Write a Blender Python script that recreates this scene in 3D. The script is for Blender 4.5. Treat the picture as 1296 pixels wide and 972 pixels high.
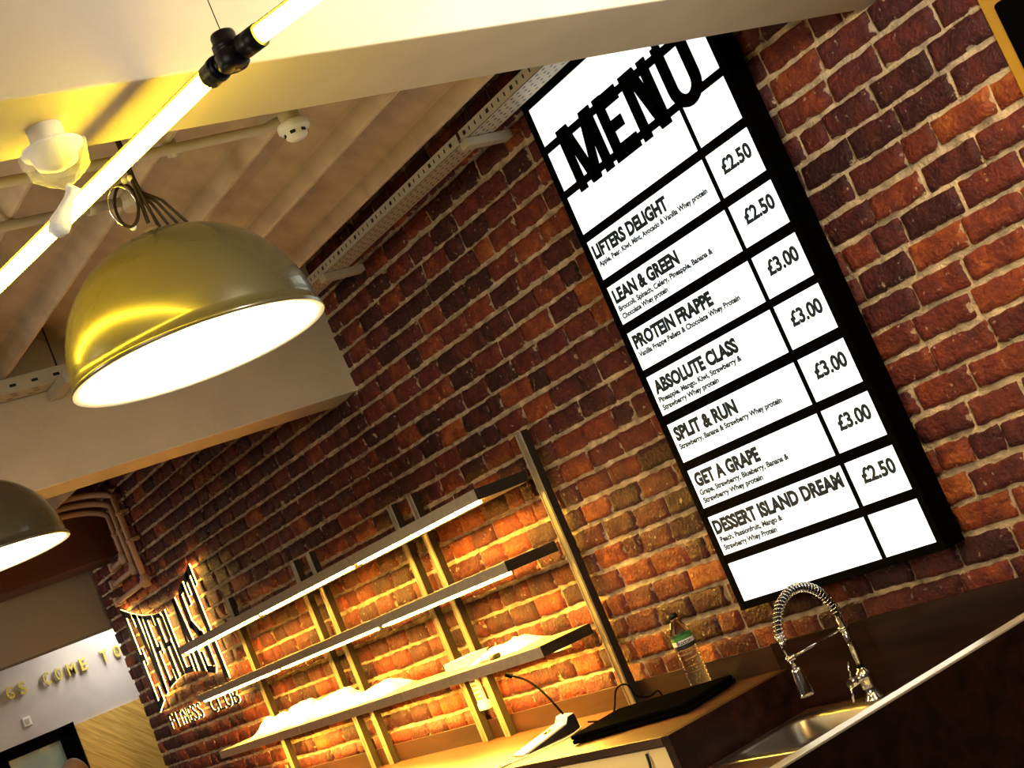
import bpy, bmesh, math, random
from mathutils import Vector, Matrix, noise
random.seed(7)
SC = bpy.context.scene
COL = SC.collection
for o in list(bpy.data.objects):
    bpy.data.objects.remove(o, do_unlink=True)

# ------------------------------------------------------------------ camera
RC = ((0.49698258, 0.77475462, -0.39084982),
      (-0.31303073, -0.26002168, -0.91345525),
      (-0.8093331, 0.57631935, 0.11329576))
cam_d = bpy.data.cameras.new('camera')
cam = bpy.data.objects.new('camera', cam_d)
COL.objects.link(cam)
X_, Y_, Z_ = Vector(RC[0]), -Vector(RC[1]), -Vector(RC[2])
M = Matrix((X_, Y_, Z_)).transposed().to_4x4()
M.translation = Vector((0, -2.77, 1.48))
cam.matrix_world = M
cam_d.sensor_fit = 'HORIZONTAL'
cam_d.sensor_width = 36.0
cam_d.lens = 1856.87 / 1296 * 36.0
cam_d.clip_start = 0.05
SC.camera = cam

# ------------------------------------------------------------------ world, exposure, large lights
SC.view_settings.view_transform = 'Standard'
SC.view_settings.look = 'None'
SC.view_settings.exposure = 0.0
SC.view_settings.gamma = 1.0
SC.view_settings.use_curve_mapping = False
W = bpy.data.worlds.new('world'); SC.world = W
W.use_nodes = True
W.node_tree.nodes['Background'].inputs[0].default_value = (1.0, 0.80, 0.62, 1)
W.node_tree.nodes['Background'].inputs[1].default_value = 0.055

def lamp(name, kind, loc, target, energy, color, size=0.3, spot=60, blend=0.6, size_y=None):
    d = bpy.data.lights.new(name, kind); d.energy = energy; d.color = color
    if kind == 'AREA':
        d.size = size
        if size_y: d.shape = 'RECTANGLE'; d.size_y = size_y
    else:
        d.shadow_soft_size = size
    if kind == 'SPOT':
        d.spot_size = math.radians(spot); d.spot_blend = blend
    o = bpy.data.objects.new(name, d); COL.objects.link(o)
    o.location = loc
    o.rotation_euler = (Vector(target) - Vector(loc)).to_track_quat('-Z', 'Y').to_euler()
    return o
lamp('room_fill_light', 'AREA', (-0.6, -4.6, 2.75), (-4.0, 0, 1.9), 60, (1, .86, .82), 1.6)
up = lamp('ceiling_fill_light', 'AREA', (-2.9, -3.0, 0.35), (-3.1, -2.2, 2.8), 7, (1, .90, .74), 0.9)  # added fill near the floor to brighten the ceiling, no fixture there
lamp('under_counter_light', 'AREA', (-3.75, -1.35, .45), (-3.7, -.48, .75), 7, (1, .80, .45), 0.3)
lamp('bay_fill_light', 'AREA', (-3.3, -3.9, 2.45), (-3.3, 0, 2.75), 19, (1, .86, .66), 0.5)  # added unseen fill that brightens the rib faces between the beams
up.data.spread = math.radians(110)
lamp('beam_wash_light', 'AREA', (-0.95, -1.1, 2.25), (-1.83, -0.95, 2.75), 26, (1, .95, .86), 0.25)
lamp('track_spot_light', 'SPOT', (-1.15, -0.95, 2.72), (-2.05, 0, 0.95), 190, (1, .66, .30), 0.03, 62, 0.9)
lamp('shelf_spot_light', 'SPOT', (-2.75, -1.0, 2.6), (-3.5, 0, 1.15), 46, (1, .58, .18), 0.03, 46, 1.0)
lamp('cove_light', 'AREA', (-9.15, 0.25, 2.32), (-9.5, 0.2, 1.9), 9, (1, .97, .9), 0.25, size_y=0.6)
lamp('lobby_light', 'AREA', (-8.2, -2.2, 2.3), (-9.5, -0.3, 1.6), 20, (1, .88, .78), 0.6)

# ------------------------------------------------------------------ helpers
ORG = {}
def tag(o, label=None, cat=None, group=None, kind=None):
    if label: o['label'] = label
    if cat: o['category'] = cat
    if group: o['group'] = group
    if kind: o['kind'] = kind
    return o
def thing(name, loc, label, cat, group=None):
    o = bpy.data.objects.new(name, None); COL.objects.link(o)
    o.location = loc; o.empty_display_size = 0.05
    ORG[o.name] = Vector(loc)
    return tag(o, label, cat, group)
def structure(o):
    o['kind'] = 'structure'; return o

class MB:
    def __init__(s): s.v = []; s.f = []; s.m = []; s.sm = []
    def add(s, vs, fs, mi=0, smooth=False):
        b = len(s.v); s.v += [tuple(v) for v in vs]
        for f in fs:
            s.f.append([i + b for i in f]); s.m.append(mi); s.sm.append(smooth)
        return s
    def box(s, a, b, mi=0, M=None):
        x0, x1 = sorted((a[0], b[0])); y0, y1 = sorted((a[1], b[1])); z0, z1 = sorted((a[2], b[2]))
        vs = [Vector((x, y, z)) for z in (z0, z1) for y in (y0, y1) for x in (x0, x1)]
        if M is not None: vs = [M @ v for v in vs]
        return s.add(vs, [(0, 2, 3, 1), (4, 5, 7, 6), (0, 1, 5, 4), (2, 6, 7, 3), (0, 4, 6, 2), (1, 3, 7, 5)], mi)
    def cyl(s, p0, p1, r, seg=20, r2=None, mi=0, cap=True):
        p0, p1 = Vector(p0), Vector(p1); r2 = r if r2 is None else r2
        d = (p1 - p0).normalized(); a = d.orthogonal().normalized(); b = d.cross(a)
        vs = []
        for p, rr in ((p0, r), (p1, r2)):
            for i in range(seg):
                t = 2 * math.pi * i / seg
                vs.append(p + a * (rr * math.cos(t)) + b * (rr * math.sin(t)))
        s.add(vs, [(i, (i + 1) % seg, seg + (i + 1) % seg, seg + i) for i in range(seg)], mi, True)
        if cap: s.add(vs, [list(range(seg))[::-1], list(range(seg, 2 * seg))], mi)
        return s
    def tube(s, pts, r, seg=10, mi=0, closed=False):
        pts = [Vector(p) for p in pts]; n = len(pts); vs = []; prev = None
        rr = r if isinstance(r, (list, tuple)) else [r] * n
        for i, p in enumerate(pts):
            if closed: d = pts[(i + 1) % n] - pts[i - 1]
            else: d = pts[min(i + 1, n - 1)] - pts[max(i - 1, 0)]
            d = d.normalized() if d.length > 1e-9 else Vector((0, 0, 1))
            a = d.orthogonal() if prev is None else prev - d * prev.dot(d)
            if a.length < 1e-6: a = d.orthogonal()
            a.normalize(); prev = a; b = d.cross(a)
            for k in range(seg):
                t = 2 * math.pi * k / seg
                vs.append(p + a * (rr[i] * math.cos(t)) + b * (rr[i] * math.sin(t)))
        fs = []
        for i in range(n if closed else n - 1):
            j = (i + 1) % n
            fs += [(i * seg + k, i * seg + (k + 1) % seg, j * seg + (k + 1) % seg, j * seg + k) for k in range(seg)]
        s.add(vs, fs, mi, True)
        if not closed: s.add(vs, [list(range(seg))[::-1], list(range((n - 1) * seg, n * seg))], mi)
        return s
    def lathe(s, prof, c, seg=40, mi=0, mis=None, jit=0, M=None):
        c = Vector(c); vs = []; n = len(prof)
        for (r, z) in prof:
            for k in range(seg):
                t = 2 * math.pi * k / seg
                q = 1 + (jit * noise.noise(Vector((math.cos(t) * 3, math.sin(t) * 3, z * 60 + c.x * 10))) if jit else 0)
                w = Vector((r * q * math.cos(t), r * q * math.sin(t), z))
                vs.append(c + (M @ w if M is not None else w))
        for i in range(n - 1):
            s.add(vs[i * seg:(i + 2) * seg], [(k, (k + 1) % seg, seg + (k + 1) % seg, seg + k) for k in range(seg)],
                  mis[i] if mis else mi, True)
        return s
    def ball(s, c, r, seg=16, mi=0, M=None):
        if not isinstance(r, (tuple, list)): r = (r, r, r)
        c = Vector(c); n = seg // 2; vs = []
        for i in range(n + 1):
            th = math.pi * i / n
            for k in range(seg):
                t = 2 * math.pi * k / seg
                w = Vector((r[0] * math.sin(th) * math.cos(t), r[1] * math.sin(th) * math.sin(t), r[2] * math.cos(th)))
                vs.append(c + (M @ w if M is not None else w))
        return s.add(vs, [(i * seg + k, (i + 1) * seg + k, (i + 1) * seg + (k + 1) % seg, i * seg + (k + 1) % seg)
                          for i in range(n) for k in range(seg)], mi, True)
    def prism(s, poly, y0, y1, mi=0, f=None):
        """poly of (x,z), extruded along y"""
        n = len(poly)
        vs = [Vector((x, y0, z)) for x, z in poly] + [Vector((x, y1, z)) for x, z in poly]
        if f: vs = [f(v) for v in vs]
        return s.add(vs, [list(range(n)), list(range(2 * n - 1, n - 1, -1))] +
                     [(i, n + i, n + (i + 1) % n, (i + 1) % n) for i in range(n)], mi)
    def build(s, name, mats, parent=None, bevel=0, bseg=2, subs=0):
        me = bpy.data.meshes.new(name)
        org = ORG.get(parent.name, Vector()) if parent else Vector()
        me.from_pydata([tuple(Vector(v) - org) for v in s.v], [], s.f)
        if not isinstance(mats, (list, tuple)): mats = [mats]
        for m in mats: me.materials.append(m)
        for p, mi, sm in zip(me.polygons, s.m, s.sm):
            p.material_index = mi; p.use_smooth = sm
        bm = bmesh.new(); bm.from_mesh(me)
        bmesh.ops.remove_doubles(bm, verts=bm.verts, dist=1e-6)
        bmesh.ops.dissolve_degenerate(bm, edges=bm.edges, dist=1e-7)
        bmesh.ops.recalc_face_normals(bm, faces=bm.faces)
        bm.to_mesh(me); bm.free()
        o = bpy.data.objects.new(name, me); COL.objects.link(o)
        if parent:
            o.parent = parent; ORG[o.name] = org
        else:
            ORG[o.name] = Vector()
        if bevel:
            b = o.modifiers.new('bevel', 'BEVEL'); b.width = bevel; b.segments = bseg
            b.limit_method = 'ANGLE'; b.angle_limit = math.radians(40)
        if subs:
            q = o.modifiers.new('subsurf', 'SUBSURF'); q.levels = subs; q.render_levels = subs
        return o

def copy_tree(o, parent=None):
    c = o.copy(); COL.objects.link(c)
    if parent: c.parent = parent
    for ch in list(o.children): copy_tree(ch, c)
    return c

# ------------------------------------------------------------------ materials
def mat(name, col, rough=0.5, metal=0.0, emit=None, es=0.0, var=0.0, vscale=8.0, bump=0.0, bscale=60.0, coat=0.0, spec=0.5,
        trans=0.0, ior=1.45, alpha=1.0, stretch=None, aniso=0):
    m = bpy.data.materials.new(name); m.use_nodes = True
    nt = m.node_tree; b = nt.nodes['Principled BSDF']
    b.inputs['Base Color'].default_value = (*col, 1)
    b.inputs['Roughness'].default_value = rough; b.inputs['Metallic'].default_value = metal
    b.inputs['Specular IOR Level'].default_value = spec
    if coat: b.inputs['Coat Weight'].default_value = coat; b.inputs['Coat Roughness'].default_value = 0.06
    if trans: b.inputs['Transmission Weight'].default_value = trans; b.inputs['IOR'].default_value = ior
    if alpha < 1: b.inputs['Alpha'].default_value = alpha
    if emit: b.inputs['Emission Color'].default_value = (*emit, 1); b.inputs['Emission Strength'].default_value = es
    if var or bump:
        tc = nt.nodes.new('ShaderNodeTexCoord'); mp = nt.nodes.new('ShaderNodeMapping')
        nt.links.new(tc.outputs['Object'], mp.inputs[0])
        if stretch: mp.inputs['Scale'].default_value = stretch
    if var:
        n = nt.nodes.new('ShaderNodeTexNoise'); n.inputs['Scale'].default_value = vscale; n.inputs['Detail'].default_value = 6
        nt.links.new(mp.outputs[0], n.inputs['Vector'])
        r = nt.nodes.new('ShaderNodeValToRGB')
        r.color_ramp.elements[0].position = 0.3; r.color_ramp.elements[1].position = 0.7
        r.color_ramp.elements[0].color = (*[max(0, c * (1 - var)) for c in col], 1)
        r.color_ramp.elements[1].color = (*[min(1, c * (1 + var)) for c in col], 1)
        nt.links.new(n.outputs['Fac'], r.inputs[0]); nt.links.new(r.outputs[0], b.inputs['Base Color'])
    if bump:
        n2 = nt.nodes.new('ShaderNodeTexNoise'); n2.inputs['Scale'].default_value = bscale; n2.inputs['Detail'].default_value = 5
        nt.links.new(mp.outputs[0], n2.inputs['Vector'])
        bp = nt.nodes.new('ShaderNodeBump'); bp.inputs['Strength'].default_value = bump; bp.inputs['Distance'].default_value = 0.01
        nt.links.new(n2.outputs['Fac'], bp.inputs['Height']); nt.links.new(bp.outputs[0], b.inputs['Normal'])
    return m

def brick_mat():
    m = bpy.data.materials.new('old_brick'); m.use_nodes = True
    nt = m.node_tree; N = nt.nodes; L = nt.links; b = N['Principled BSDF']
    at = N.new('ShaderNodeAttribute'); at.attribute_name = 'tint'
    sep = N.new('ShaderNodeSeparateColor'); L.new(at.outputs['Color'], sep.inputs[0])
    ramp = N.new('ShaderNodeValToRGB'); cr = ramp.color_ramp
    cr.elements[0].position = 0; cr.elements[0].color = (.036, .0095, .0100, 1)
    cr.elements[1].position = 1; cr.elements[1].color = (.33, .095, .022, 1)
    for p, c in ((.25, (.074, .0165, .0150, 1)), (.55, (.125, .024, .015, 1)), (.8, (.215, .046, .016, 1))):
        e = cr.elements.new(p); e.color = c
    tc = N.new('ShaderNodeTexCoord')
    n1 = N.new('ShaderNodeTexNoise'); n1.inputs['Scale'].default_value = 16; n1.inputs['Detail'].default_value = 7
    n1.inputs['Roughness'].default_value = .68
    L.new(tc.outputs['Object'], n1.inputs['Vector'])
    ma = N.new('ShaderNodeMath'); ma.operation = 'MULTIPLY_ADD'
    L.new(n1.outputs['Fac'], ma.inputs[0]); ma.inputs[1].default_value = 1.7; 
    sb = N.new('ShaderNodeMath'); sb.operation = 'SUBTRACT'; L.new(sep.outputs[0], sb.inputs[0]); sb.inputs[1].default_value = .90
    L.new(sb.outputs[0], ma.inputs[2]); L.new(ma.outputs[0], ramp.inputs[0])
    # lime flecks and mortar smears
    n2 = N.new('ShaderNodeTexNoise'); n2.inputs['Scale'].default_value = 55; n2.inputs['Detail'].default_value = 4
    L.new(tc.outputs['Object'], n2.inputs['Vector'])
    r2 = N.new('ShaderNodeValToRGB'); r2.color_ramp.elements[0].position = .66; r2.color_ramp.elements[1].position = .74
    L.new(n2.outputs['Fac'], r2.inputs[0])
    n3 = N.new('ShaderNodeTexNoise'); n3.inputs['Scale'].default_value = 30; n3.inputs['Detail'].default_value = 6
    L.new(tc.outputs['Object'], n3.inputs['Vector'])
    ed = N.new('ShaderNodeMath'); ed.operation = 'MULTIPLY_ADD'
    L.new(sep.outputs[1], ed.inputs[0]); ed.inputs[1].default_value = .55; L.new(n3.outputs['Fac'], ed.inputs[2])
    r3 = N.new('ShaderNodeValToRGB'); r3.color_ramp.elements[0].position = .95; r3.color_ramp.elements[1].position = 1.1 if False else 1.0
    L.new(ed.outputs[0], r3.inputs[0])
    mx = N.new('ShaderNodeMath'); mx.operation = 'MAXIMUM'
    L.new(r2.outputs[0], mx.inputs[0]); L.new(r3.outputs[0], mx.inputs[1])
    mu = N.new('ShaderNodeMath'); mu.operation = 'MULTIPLY'; L.new(mx.outputs[0], mu.inputs[0]); mu.inputs[1].default_value = .75
    mix = N.new('ShaderNodeMix'); mix.data_type = 'RGBA'
    L.new(mu.outputs[0], mix.inputs['Factor']); L.new(ramp.outputs[0], mix.inputs['A']); mix.inputs['B'].default_value = (.46, .34, .22, 1)
    L.new(mix.outputs['Result'], b.inputs['Base Color'])
    b.inputs['Roughness'].default_value = .5; b.inputs['Specular IOR Level'].default_value = .22
    n4 = N.new('ShaderNodeTexNoise'); n4.inputs['Scale'].default_value = 90; n4.inputs['Detail'].default_value = 6
    L.new(tc.outputs['Object'], n4.inputs['Vector'])
    bp = N.new('ShaderNodeBump'); bp.inputs['Strength'].default_value = .9; bp.inputs['Distance'].default_value = .009
    L.new(n4.outputs['Fac'], bp.inputs['Height']); L.new(bp.outputs[0], b.inputs['Normal'])
    return m

def wood_mat(name, c0, c1, scale=(1, 1, 1), rough=.35, wscale=3.0, rot=(0, 0, 0), coat=0, spec=.4):
    m = bpy.data.materials.new(name); m.use_nodes = True
    nt = m.node_tree; N = nt.nodes; L = nt.links; b = N['Principled BSDF']
    tc = N.new('ShaderNodeTexCoord'); mp = N.new('ShaderNodeMapping'); mp.inputs['Scale'].default_value = scale
    mr = N.new('ShaderNodeMapping'); mr.inputs['Rotation'].default_value = rot
    L.new(tc.outputs['Object'], mr.inputs[0]); L.new(mr.outputs[0], mp.inputs[0])
    n = N.new('ShaderNodeTexNoise'); n.inputs['Scale'].default_value = wscale; n.inputs['Detail'].default_value = 8; n.inputs['Distortion'].default_value = .6
    L.new(mp.outputs[0], n.inputs['Vector'])
    r = N.new('ShaderNodeValToRGB'); r.color_ramp.elements[0].position = .34; r.color_ramp.elements[1].position = .68
    r.color_ramp.elements[0].color = (*c0, 1); r.color_ramp.elements[1].color = (*c1, 1)
    L.new(n.outputs['Fac'], r.inputs[0]); L.new(r.outputs[0], b.inputs['Base Color'])
    b.inputs['Roughness'].default_value = rough
    b.inputs['Specular IOR Level'].default_value = spec
    if coat: b.inputs['Coat Weight'].default_value = coat
    return m

MT = dict(
    brick=brick_mat(),
    mortar=mat('lime_mortar', (.45, .34, .21), .85, var=.5, vscale=22, bump=.8, bscale=120),
    plaster=mat('ceiling_plaster', (.46, .355, .235), .8, var=.16, vscale=10, bump=.15, bscale=60),
    beam=mat('beam_plaster', (.50, .42, .30), .75, var=.06, vscale=7, bump=.08, bscale=80),
    maroon=mat('maroon_paint', (.085, .028, .016), .6),
    lobby=mat('lobby_plaster', (.50, .44, .39), .8, var=.12, vscale=5),
    bulk=mat('bulkhead_paint', (.26, .21, .16), .8),
    floor=mat('dark_floor', (.06, .045, .035), .5),
    yellow=mat('yellow_paint', (.32, .17, .012), .45),
    blackm=mat('black_metal', (.0006, .0006, .0006), .6, spec=.02),
    black=mat('black_plastic', (.004, .0035, .0035), .4, spec=.3),
    matte=mat('matte_black', (.003, .003, .003), .9, spec=0.0),
    white=mat('white_plastic', (.78, .76, .70), .4),
    conduit=mat('painted_conduit', (.46, .40, .30), .55),
    trayp=mat('perforated_steel', (.46, .41, .32), .5, metal=.2),
    pipe=mat('painted_pipe', (.50, .33, .21), .5),
    panel=mat('lightbox_panel', (.9, .95, .95), .3, emit=(.93, 1, .985), es=1.08),
    ink=mat('menu_ink', (.003, .014, .028), .6),
    concrete=mat('shelf_laminate', (.30, .26, .19), .55, var=.12, vscale=40),
    led=mat('shelf_led', (1, .8, .5), .5, emit=(1, .55, .07), es=680),
    post=mat('steel_upright', (.34, .29, .2), .38, metal=.55),
    side_shade=mat('painted_side_shade', (.022, .016, .010), .45, spec=.3),  # shade put into the colour of upright sides and shelf ends
    halo=mat('halo_led', (1, .8, .4), .5, emit=(1, .64, .15), es=11),
    signface=mat('sign_face', (.010, .009, .008), .18, metal=.0),
    domeout=mat('lamp_shade_enamel', (.105, .090, .05), .27, metal=.45, coat=.45),
    domein=mat('lamp_shade_inside', (.95, .92, .82), .5),
    bulb=mat('bulb_glow', (1, .9, .7), .5, emit=(1, .86, .5), es=32),
    tube=mat('tube_glow', (1, .8, .3), .5, emit=(1, .74, .03), es=66),
    tubey=mat('tube_housing', (.62, .34, .03), .4),
    cord=mat('brown_cord', (.016, .008, .006), .6, spec=.2),
    chrome=mat('chrome', (.72, .70, .66), .12, metal=1.0),
    steel=mat('brushed_steel', (.50, .47, .40), .3, metal=1.0),
    walnut=wood_mat('dark_walnut', (.008, .003, .0024), (.024, .008, .005), (.8, 8, 8), .45, 3, spec=.12),
    walnut_top=wood_mat('walnut_top', (.045, .018, .010), (.095, .038, .017), (.8, 7, 7), .42, 3, spec=.25),
    edge=wood_mat('walnut_edge', (.022, .009, .006), (.048, .019, .011), (.8, 8, 8), .4, 3),
    cream=mat('cream_panel', (.74, .56, .27), .5),
    planks=wood_mat('oak_planks', (.50, .28, .05), (.80, .50, .12), (1, 1.0, 16), .45, 5, (math.radians(45), 0, 0)),
    gold=mat('gold_letter', (.62, .50, .10), .35, metal=.3),
    teal=mat('teal_glass', (.16, .25, .25), .15, coat=.5),
    bagm=mat('white_polythene', (.92, .90, .82), .4, bump=.5, bscale=45),
    bagclear=mat('clear_bag', (.95, .93, .85), .25, alpha=.20, bump=.8, bscale=70),
    paper=mat('paper', (.80, .76, .66), .6),
    water=mat('clear_bottle', (.97, .98, .98), .04, trans=1.0, ior=1.33),
    lgreen=mat('label_green', (.05, .22, .04), .5),
    lwhite=mat('label_white', (.85, .86, .84), .5),
    lblack=mat('label_black', (.01, .012, .012), .5),
    keys=mat('key_grey', (.18, .13, .05), .5),
    skin=mat('skin', (.46, .25, .16), .5),
    hair=mat('hair', (.20, .12, .075), .6),
    shirt=mat('dark_shirt', (.03, .035, .05), .8),
    trouser=mat('dark_trousers', (.02, .02, .025), .8),
    silver=mat('bright_edging', (.86, .82, .76), .25, metal=.6),
)

# ------------------------------------------------------------------ SETTING
def brick_wall():
    rnd = random.Random(3)
    X0, X1, Z0, Z1 = -8.56, -0.85, 0.70, 2.93
    vs, fs, tint = [], [], []
    pitch, joint = 0.0755, 0.0074
    row = int((Z0 - 1.424) / pitch) - 1
    z = 1.424 + row * pitch
    while z < Z1:
        x = X0 - rnd.uniform(0, .2)
        wob = rnd.uniform(-.002, .002)
        while x < X1:
            hd = rnd.random() < .2
            ln = rnd.uniform(.082, .098) if hd else rnd.uniform(.150, .178)
            a, b_ = max(x, X0), min(x + ln, X1)
            if b_ - a > .02:
                near = a > -4.2
                nx = (7 if hd else 13) if near else (5 if hd else 8)
                nz = 7 if near else 5
                zb = z + joint * .5 + wob + rnd.uniform(-.002, .002); zt = z + pitch - joint * .5 + wob + rnd.uniform(-.002, .002)
                t = rnd.betavariate(2.2, 3.0)
                if rnd.random() < .06: t = rnd.uniform(.7, 1.0)
                if rnd.random() < .14: t = rnd.uniform(0, .15)
                prot = rnd.uniform(.001, .007); tiltx = rnd.uniform(-.003, .003); tiltz = rnd.uniform(-.003, .003)
                sd = rnd.uniform(0, 100)
                base = len(vs)
                us = [0] + [.035 + .93 * i / (nx - 3) for i in range(nx - 2)] + [1]
                wsl = [0] + [.10 + .80 * j / (nz - 3) for j in range(nz - 2)] + [1]
                for j, w in enumerate(wsl):
                    for i, u in enumerate(us):
                        ex = .004 * noise.noise(Vector((u * 4 + sd, w * 2, 1.3))); ez = .0045 * noise.noise(Vector((u * 5, w * 2 + sd, 7.7)))
                        px = a + (b_ - a) * u + (ex if 0 < a - X0 + .001 else 0); pz = zb + (zt - zb) * w + ez
                        rim = (i in (0, nx - 1)) or (j in (0, nz - 1))
                        n = noise.noise(Vector((px * 22, pz * 22, sd))) * .0035 + noise.noise(Vector((px * 60, pz * 60, sd))) * .0016
                        py = (.012 if rim else -.001 - prot + n + tiltx * (u - .5) * 2 + tiltz * (w - .5) * 2)
                        if rim:  # pull under
                            pass
                        vs.append((px, py, pz))
                        e2 = max(abs(u - .5) * 2 if True else 0, 0) ** 8; e3 = (abs(w - .5) * 2) ** 3
                        tint.append((t, max(e2, e3), rnd.random() * 0 + sd / 100, 1))
                for j in range(nz - 1):
                    for i in range(nx - 1):
                        q = base + j * nx + i
                        fs.append((q, q + 1, q + nx + 1, q + nx))
            x += ln + rnd.uniform(.004, .008)
        z += pitch
    nb = len(fs)
    # mortar bed
    base = len(vs); nx, nz = 420, 150
    for j in range(nz + 1):
        for i in range(nx + 1):
            px = X0 + (X1 - X0) * i / nx; pz = Z0 + (Z1 - Z0) * j / nz
            vs.append((px, .0058 + noise.noise(Vector((px * 14, pz * 30, 5))) * .003, pz)); tint.append((0, 0, 0, 1))
    for j in range(nz):
        for i in range(nx):
            q = base + j * (nx + 1) + i
            fs.append((q, q + 1, q + nx + 2, q + nx + 1))
    nm = len(fs)
    # body of the wall behind
    base = len(vs)
    for zz in (0, Z1 + .05):
        for yy in (.016, .22):
            for xx in (X0, X1 + 1.2):
                vs.append((xx, yy, zz)); tint.append((0, 0, 0, 1))
    fs += [tuple(base + k for k in f) for f in ((0, 2, 3, 1), (4, 5, 7, 6), (0, 1, 5, 4), (2, 6, 7, 3), (0, 4, 6, 2), (1, 3, 7, 5))]
    me = bpy.data.meshes.new('wall_back'); me.from_pydata(vs, [], fs)
    at = me.color_attributes.new('tint', 'FLOAT_COLOR', 'POINT')
    at.data.foreach_set('color', [c for t in tint for c in t])
    me.materials.append(MT['brick']); me.materials.append(MT['mortar'])
    me.polygons.foreach_set('material_index', [0] * nb + [1] * (len(fs) - nb))
    me.polygons.foreach_set('use_smooth', [True] * nm + [False] * (len(fs) - nm))
    me.update()
    o = bpy.data.objects.new('wall_back', me); COL.objects.link(o)
    return structure(o)
brick_wall()
structure(MB().box((-12, -6, -.1), (2, 2, 0)).build('floor', MT['floor']))

# ribbed ceiling, ribs running along the wall
m = MB(); prof = [(0.3, 2.90), (-.318, 2.90)]
for k in range(14):
    y = -.32 - .312 * k
    prof += [(y, 2.90), (y - .002, 2.705), (y - .006, 2.70), (y - .014, 2.70), (y - .020, 2.706), (y - .036, 2.752), (y - .046, 2.762), (y - .11, 2.80), (y - .20, 2.88), (y - .25, 2.90)]
prof += [(-6, 2.90), (-6, 3.0), (.3, 3.0)]
n = len(prof); vs = [(x, y, z) for x in (-10, 2) for y, z in prof]
m.add(vs, [(i, (i + 1) % n, n + (i + 1) % n, n + i) for i in range(n)] + [list(range(n))[::-1], list(range(n, 2 * n))])
structure(m.build('ceiling', MT['plaster']))

structure(MB().box((-2.04, -6, 2.325), (-1.83, .012, 2.92)).build('trim_1', MT['beam'], bevel=.004))
structure(MB().box((-5.06, -6, 2.325), (-4.84, .012, 2.92)).build('trim_2', MT['beam'], bevel=.004))
structure(MB().box((-8.36, -6, 2.40), (-8.02, .012, 2.92)).build('trim_3', MT['maroon'], bevel=.004))
structure(MB().box((-8.80, -6, 2.075), (-8.60, 1.4, 2.92)).build('trim_4', MT['bulk'], bevel=.003))
# far lobby wall with plank panelling and a black-framed window
structure(MB().box((-9.6, -6, 0), (-9.5, 2.0, 3.0)).build('wall_left', MT['lobby']))
structure(MB().box((-9.5, -.148, 0), (-9.485, 1.6, 1.64)).build('trim_5', MT['planks']))
w = structure(MB().box((-9.5, -1.62, .75), (-9.47, -.155, .85)).box((-9.5, -1.62, 1.59), (-9.47, -.155, 1.662))
              .box((-9.5, -.262, .75), (-9.47, -.155, 1.662)).box((-9.5, -1.62, .75), (-9.47, -1.52, 1.662))
              .box((-9.5, -.66, .75), (-9.47, -.595, 1.662)).build('window_1', MT['blackm'], bevel=.003))
MB().box((-9.499, -1.53, .84), (-9.488, -.25, 1.60)).build('pane', MT['teal'], w)

# yellow steel column at the right with a black backing plate
structure(MB().box((-1.755, -.03, 0), (-1.55, .012, 2.86)).build('trim_6', MT['yellow'], bevel=.002))
p = MB().box((-1.715, -.055, 1.2), (-1.50, -.031, 2.150)).build('column_panel', MT['blackm'], bevel=.008)
tag(p, 'black panel fixed on the yellow column at the right edge of the brick wall', 'panel')

# ------------------------------------------------------------------ TEXT
_probe = {}
def glyph_mesh(body, bold=0.0, depth=0.0):
    cu = bpy.data.curves.new('text', 'FONT'); cu.body = body; cu.size = 1; cu.offset = bold; cu.extrude = depth
    cu.resolution_u = 3
    ob = bpy.data.objects.new('text', cu); COL.objects.link(ob)
    dg = bpy.context.evaluated_depsgraph_get(); dg.update()
    me = bpy.data.meshes.new_from_object(ob.evaluated_get(dg))
    vs = [v.co.copy() for v in me.vertices]; fs = [list(p.vertices) for p in me.polygons]
    bpy.data.objects.remove(ob, do_unlink=True); bpy.data.curves.remove(cu); bpy.data.meshes.remove(me)
    return vs, fs
def text_into(mb, body, x0, x1, base, cap, to, bold=0.0, mi=0, depth=0.0):
    """lettering scaled to run from x0 to x1 with capitals of height cap; `to` maps (x, up, out) to the place"""
    if bold not in _probe:
        hv, _ = glyph_mesh('H', bold); _probe[bold] = (min(v.y for v in hv), max(v.y for v in hv))
    lo, hi = _probe[bold]
    vs, fs = glyph_mesh(body, bold, 0.5 if depth else 0)
    a = min(v.x for v in vs); b = max(v.x for v in vs)
    out = [to(x0 + (v.x - a) / (b - a) * (x1 - x0), base + (v.y - lo) / (hi - lo) * cap, v.z * depth) for v in vs]
    mb.add(out, fs, mi)
def on_wall(y): return lambda x, z, d: (x, y - d, z)

# ------------------------------------------------------------------ MENU LIGHTBOX
menu = thing('menu_board', (-2.79, 0, 1.117), 'tall black illuminated menu board with white price panels on the brick wall above the sink', 'menu board')
YF = -.090
m = MB()
x0, x1, z0, z1 = -3.181, -2.405, 1.117, 2.69
m.box((x0, YF + .012, z0), (x1, -.018, z1))                       # body
rows = [(1.139, 1.251), (1.276, 1.390), (1.417, 1.531), (1.556, 1.671), (1.699, 1.817), (1.839, 1.953), (1.981, 2.096),
        (2.121, 2.239), (2.264, 2.380), (2.402, 2.521), (2.544, 2.662)]
cl, cr_ = (-3.158, -2.612), (-2.598, -2.427)
m.box((x0, YF, z0), (cl[0], YF + .014, z1)); m.box((cr_[1], YF, z0), (x1, YF + .014, z1))
m.box((cl[1], YF + .002, z0), (cr_[0], YF + .014, z1))
zs = [z0] + [v for r in rows for v in r] + [z1]
for i in range(0, len(zs), 2): m.box((x0 + .001, YF + .001, zs[i]), (x1 - .001, YF + .014, zs[i + 1]))
m.build('casing', MT['blackm'], menu, bevel=.0015)
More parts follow.
